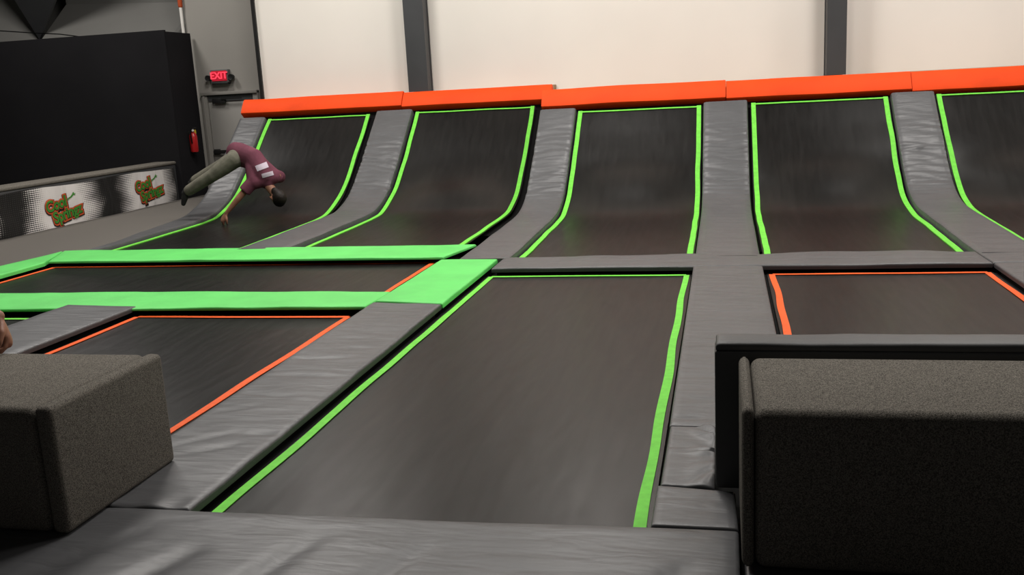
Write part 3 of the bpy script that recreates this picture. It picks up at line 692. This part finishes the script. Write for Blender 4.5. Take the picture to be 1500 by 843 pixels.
# ------------------------------------------------------------------ people
def hand(wrist, d, palm_n, side, k=1.0, curl=0.6):
    """palm + four fingers + thumb. d: pointing direction, palm_n: towards the palm side, side: thumb side"""
    d = Vector(d).normalized(); pn = Vector(palm_n); pn = (pn - d*pn.dot(d)).normalized(); sd = d.cross(pn)*side
    w_ = Vector(wrist); P = []
    P.append(tube([w_, w_ + d*0.05*k, w_ + d*0.105*k], [0.034*k, 0.046*k, 0.048*k], 14, (pn, 0.5)))
    P.append(tube([w_ + d*0.055*k + sd*0.02*k, w_ + d*0.10*k + sd*0.024*k], 0.026*k, 12, (pn, 0.8)))
    P.append(tube([w_ + d*0.055*k - sd*0.02*k, w_ + d*0.095*k - sd*0.024*k], 0.025*k, 12, (pn, 0.8)))
    for i, (o, ln) in enumerate(((0.036, 0.088), (0.013, 0.10), (-0.011, 0.093), (-0.034, 0.072))):
        b = w_ + d*(0.105 - 0.004*abs(i-1.2))*k + sd*o*k; a = 0.0; p = b - d*0.02*k; pts = [p, b]
        for j, f in enumerate((0.46, 0.30, 0.24)):
            a += curl*(0.55, 0.75, 0.55)[j]; q = pts[-1] + (d*math.cos(a) + pn*math.sin(a) + sd*0.04*(1.2-i))*ln*f*k; pts.append(q)
        P.append(tube(pts, [0.0125*k, 0.0125*k, 0.0118*k, 0.0105*k, 0.0088*k], 10))
    b = w_ + d*0.035*k + sd*0.034*k
    P.append(tube([b - sd*0.012*k, b + (d*0.035 + sd*0.026 + pn*0.012)*k, b + (d*0.068 + sd*0.036 + pn*0.03)*k, b + (d*0.092 + sd*0.032 + pn*0.045)*k], [0.021*k, 0.0175*k, 0.014*k, 0.011*k], 10))
    return P
def head_shapes(c, upv, fwd, k=1.0):
    """skull, jaw, nose, ears; c = head centre"""
    c = Vector(c); u = Vector(upv).normalized(); f = Vector(fwd); f = (f - u*f.dot(u)).normalized(); s = f.cross(u)
    P = [tube([c + u*0.03*k - f*0.022*k, c + u*0.045*k + f*0.03*k], [0.098*k, 0.09*k], 18, (s, 0.86)),
         tube([c - u*0.01*k + f*0.03*k, c - u*0.085*k + f*0.05*k], [0.082*k, 0.05*k], 16, (s, 0.85)),
         tube([c + u*0.022*k + f*0.108*k, c - u*0.022*k + f*0.127*k], [0.011*k, 0.017*k], 10),
         tube([c - u*0.055*k + f*0.085*k + s*0.02*k, c - u*0.055*k + f*0.085*k - s*0.02*k], [0.016*k, 0.016*k], 8)]
    for sg in (-1, 1):
        P.append(tube([c + s*sg*0.086*k + u*0.02*k - f*0.01*k, c + s*sg*0.09*k - u*0.03*k - f*0.002*k], [0.022*k, 0.014*k], 10, (s, 0.5)))
        P.append(tube([c + u*0.03*k + f*0.098*k + s*sg*0.018*k, c + u*0.032*k + f*0.088*k + s*sg*0.05*k], [0.012*k, 0.010*k], 8))
    return P
def eyes(t, c, upv, fwd, k):
    c = Vector(c); u = Vector(upv).normalized(); f = Vector(fwd); f = (f - u*f.dot(u)).normalized(); s = f.cross(u)
    for sg in (-1, 1):
        p = c + u*0.008*k + f*0.098*k + s*sg*0.034*k
        V, F = tube([p - s*0.008*k, p + s*0.008*k], 0.010*k, 10); obj('eye', V, F, 'lblack', t)
def hair_shape(c, upv, fwd, k):
    c = Vector(c); u = Vector(upv).normalized(); f = Vector(fwd); f = (f - u*f.dot(u)).normalized(); s = f.cross(u)
    return [tube([c + u*0.055*k - f*0.04*k, c + u*0.062*k + f*0.02*k], [0.106*k, 0.096*k], 18, (s, 0.88)),
            tube([c + u*0.02*k - f*0.055*k, c - u*0.04*k - f*0.05*k], [0.085*k, 0.062*k], 16, (s, 0.9))]

K = 1/S    # body parts are given in metres
# the jumper, upside down over the bend of the first wall trampoline
t = thing('person', 'person in maroon shirt and olive trousers flipping head-down on the left wall trampoline', 'person', (-8.0, 14.6, 0.05), None)
pel = Vector((-7.93, 14.72, 1.15)); wai = Vector((-7.68, 14.66, 1.07)); che = Vector((-7.50, 14.60, 0.82)); nck = Vector((-7.40, 14.58, 0.62)); hd = Vector((-7.27, 14.55, 0.46))
shA = Vector((-7.66, 14.48, 0.69)); shB = Vector((-7.28, 14.66, 0.78)); elA = Vector((-7.89, 14.38, 0.44)); wrA = Vector((-8.10, 14.34, 0.22))
elB = Vector((-7.36, 14.98, 0.72)); wrB = Vector((-7.58, 14.98, 0.84))
hpL = Vector((-7.98, 14.60, 1.09)); hpR = Vector((-7.93, 14.84, 1.17))
knL = Vector((-8.38, 14.52, 0.84)); knR = Vector((-8.40, 14.86, 0.97)); ftL = Vector((-8.90, 14.55, 0.58)); ftR = Vector((-8.93, 14.84, 0.72))
hup = (hd - nck).normalized(); hf = Vector((-0.35, 0.55, -0.75))
depth = Vector((0.15, 0.9, 0.3)).normalized()
P = head_shapes(hd, hup, hf, K)
P += [tube([che, nck, hd], [0.09*K, 0.062*K, 0.06*K], 14), tube([pel, wai, che], [0.12*K, 0.115*K, 0.125*K], 16)]
P += [tube([shA, elA, wrA], [0.052*K, 0.042*K, 0.029*K], 12), tube([shB, elB, wrB], [0.052*K, 0.042*K, 0.029*K], 12)]
P += [tube([che, shA], [0.1*K, 0.06*K]), tube([che, shB], [0.1*K, 0.06*K])]
P += [tube([hpL, knL, ftL], [0.08*K, 0.055*K, 0.042*K], 12), tube([hpR, knR, ftR], [0.08*K, 0.055*K, 0.042*K], 12)]
P += hand(wrA, (-0.55, -0.05, -0.8), (0.3, 0.7, -0.5), 1, K, 0.5) + hand(wrB, (-0.8, 0.0, 0.3), (0, -1, 0), 1, K, 0.8)
remesh('body', *join(*P), 'skin', t, 0.013, 3)
eyes(t, hd, hup, hf, K)
remesh('hair', *join(*hair_shape(hd, hup, hf, K)), 'hair', t, 0.014, 3)
sl = [tube([pel + (pel-wai)*0.25, pel, wai, che], [0.165*K, 0.17*K, 0.165*K, 0.17*K], 20, (depth, 0.78)),
      tube([che, che.lerp(nck, 0.65)], [0.165*K, 0.10*K], 18, (depth, 0.8)),
      tube([shA.lerp(shB, 0.12), shB.lerp(shA, 0.12)], [0.095*K, 0.095*K], 16), tube([wai, shA.lerp(che, .25)], [0.12*K, 0.10*K], 14), tube([wai, shB.lerp(che, .25)], [0.12*K, 0.10*K], 14),
      tube([shA, shA.lerp(elA, 0.52)], [0.085*K, 0.085*K], 14, cap=False), tube([shB, shB.lerp(elB, 0.6)], [0.085*K, 0.085*K], 14, cap=False)]
sh = remesh('shirt', *join(*sl), 'shirt', t, 0.016, 4)
pt = [tube([hpL.lerp(hpR, .3), hpR.lerp(hpL, .3)], [0.14*K, 0.14*K], 16)]
for a, b, c in ((hpL, knL, ftL), (hpR, knR, ftR)):
    pt.append(tube([a, a.lerp(b, .5), b, b.lerp(c, .5), b.lerp(c, 0.93)], [0.118*K, 0.108*K, 0.088*K, 0.082*K, 0.075*K], 16))
pt.append(tube([pel, hpL], [0.13*K, 0.12*K])); pt.append(tube([pel, hpR], [0.13*K, 0.12*K]))
remesh('trousers', *join(*pt), 'pants', t, 0.016, 4)
for c, b in ((ftL, knL), (ftR, knR)):
    d = (c-b).normalized(); dn = Vector((-0.35, 0.0, -0.9)); h = c + d*0.03*K
    V, F = join(tube([c, h + d*0.02*K], [0.045*K, 0.046*K], 14), tube([h - dn*0.03*K, h + dn*0.09*K, h + dn*0.17*K], [0.046*K, 0.044*K, 0.032*K], 14))
    remesh('sock', V, F, 'shoe', t, 0.012, 3)

# white print lines on the shirt back, laid on the shirt surface by ray casting along the viewing side of the back
def shirt_patch(name, a, b, wd, dirv):
    """strip from a to b (world points before the surface) shrink-projected along dirv"""
    a, b, dirv = Vector(a), Vector(b), Vector(dirv).normalized(); across = (b-a).cross(dirv).normalized()
    n, m2 = 14, 5; V, F = [], []
    for i in range(n+1):
        for j in range(m2+1):
            q = a.lerp(b, i/n) + across*wd*(j/m2-0.5)
            o_ = (q - dirv*2.0 - BASE[sh])*S
            ok, loc_, nr_, _ = sh.ray_cast(o_, dirv)
            p = (loc_/S + BASE[sh]) if ok else q
            V.append(p - dirv*0.008)
    k = len(V); V += [v + dirv*0.006 for v in V]
    for i in range(n):
        for j in range(m2):
            c = i*(m2+1)+j; q = (c, c+1, c+m2+2, c+m2+1); F.append(q); F.append(tuple(k+x for x in q[::-1]))
    obj(name, V, F, 'print', sh)
view = Vector((-7.5, 14.6, 0.9)) - Vector((0, 0, 2.0))
shirt_patch('shirt_print', (-7.56, 14.5, 0.925), (-7.345, 14.5, 0.99), 0.095, view)
shirt_patch('shirt_print', (-7.47, 14.5, 0.80), (-7.26, 14.5, 0.845), 0.07, view)

# a second person sitting on the left block; only the hand on its back edge shows
t = thing('person', 'person whose hand rests at the left frame edge beyond the carpeted block', 'person', (-4.75, 3.95, 0.70), None)
pel = Vector((-4.80, 3.92, 0.92)); che = Vector((-4.80, 3.94, 1.37)); nck = Vector((-4.80, 3.96, 1.59)); hd = Vector((-4.80, 3.99, 1.77))
shR = Vector((-4.56, 3.95, 1.50)); elR = Vector((-4.36, 4.14, 1.18)); wrR = Vector((-4.005, 4.45, 0.895))
shL = Vector((-5.04, 3.95, 1.50)); elL = Vector((-5.12, 4.15, 1.20)); wrL = Vector((-4.98, 4.42, 1.13))
hpR = Vector((-4.70, 3.94, 0.85)); knR = Vector((-4.66, 4.56, 0.84)); ftR = Vector((-4.66, 4.62, 0.25)); hpL = Vector((-4.90, 3.94, 0.85)); knL = Vector((-4.94, 4.56, 0.84)); ftL = Vector((-4.94, 4.62, 0.25))
P = head_shapes(hd, (0, 0, 1), (0, 1, 0), K)
P += [tube([che, nck, hd], [0.09*K, 0.06*K, 0.06*K], 14), tube([pel, che], [0.11*K, 0.12*K], 16), tube([che, shR], [0.1*K, 0.055*K]), tube([che, shL], [0.1*K, 0.055*K])]
P += [tube([shR, elR, wrR], [0.048*K, 0.042*K, 0.031*K], 14), tube([shL, elL, wrL], [0.048*K, 0.042*K, 0.031*K], 14)]
P += [tube([hpR, knR, ftR], [0.075*K, 0.052*K, 0.04*K]), tube([hpL, knL, ftL], [0.075*K, 0.052*K, 0.04*K])]
P += hand(wrR, (0.22, 0.05, -1), (-0.7, -0.7, -0.1), -1, K, 0.85) + hand(wrL, (0.4, 0.6, -0.5), (0.1, 0.2, -1), 1, K, 0.5)
remesh('body', *join(*P), 'skin', t, 0.0085, 2)
eyes(t, hd, (0, 0, 1), (0, 1, 0), K)
remesh('hair', *join(*hair_shape(hd, (0, 0, 1), (0, 1, 0), K)), 'hair', t, 0.014, 3)
bx = Vector((0, 1, 0))
sl = [tube([pel, pel.lerp(che, .5), che], [0.155*K, 0.15*K, 0.165*K], 20, (bx, 0.75)), tube([shR.lerp(shL, .1), shL.lerp(shR, .1)], 0.085*K, 16),
      tube([shR, shR.lerp(elR, .7)], [0.075*K, 0.075*K], 14, cap=False), tube([shL, shL.lerp(elL, .7)], [0.075*K, 0.075*K], 14, cap=False)]
remesh('shirt', *join(*sl), 'blueshirt', t, 0.016, 4)
pt = [tube([hpR, hpL], 0.105*K, 16)] + [tube([a, b, c], [0.098*K, 0.082*K, 0.07*K], 16) for a, b, c in ((hpR, knR, ftR), (hpL, knL, ftL))]
remesh('trousers', *join(*pt), 'blueshirt', t, 0.016, 4)
for c in (ftR, ftL):
    V, F = join(tube([c, c - Vector((0, 0, .05))*K], [0.045*K, 0.045*K], 14), tube([c + Vector((0, -.03, -.085))*K, c + Vector((0, .10, -.09))*K, c + Vector((0, .17, -.095))*K], [0.044*K, 0.042*K, 0.034*K], 14))
    remesh('sock', V, F, 'shoe', t, 0.012, 3)
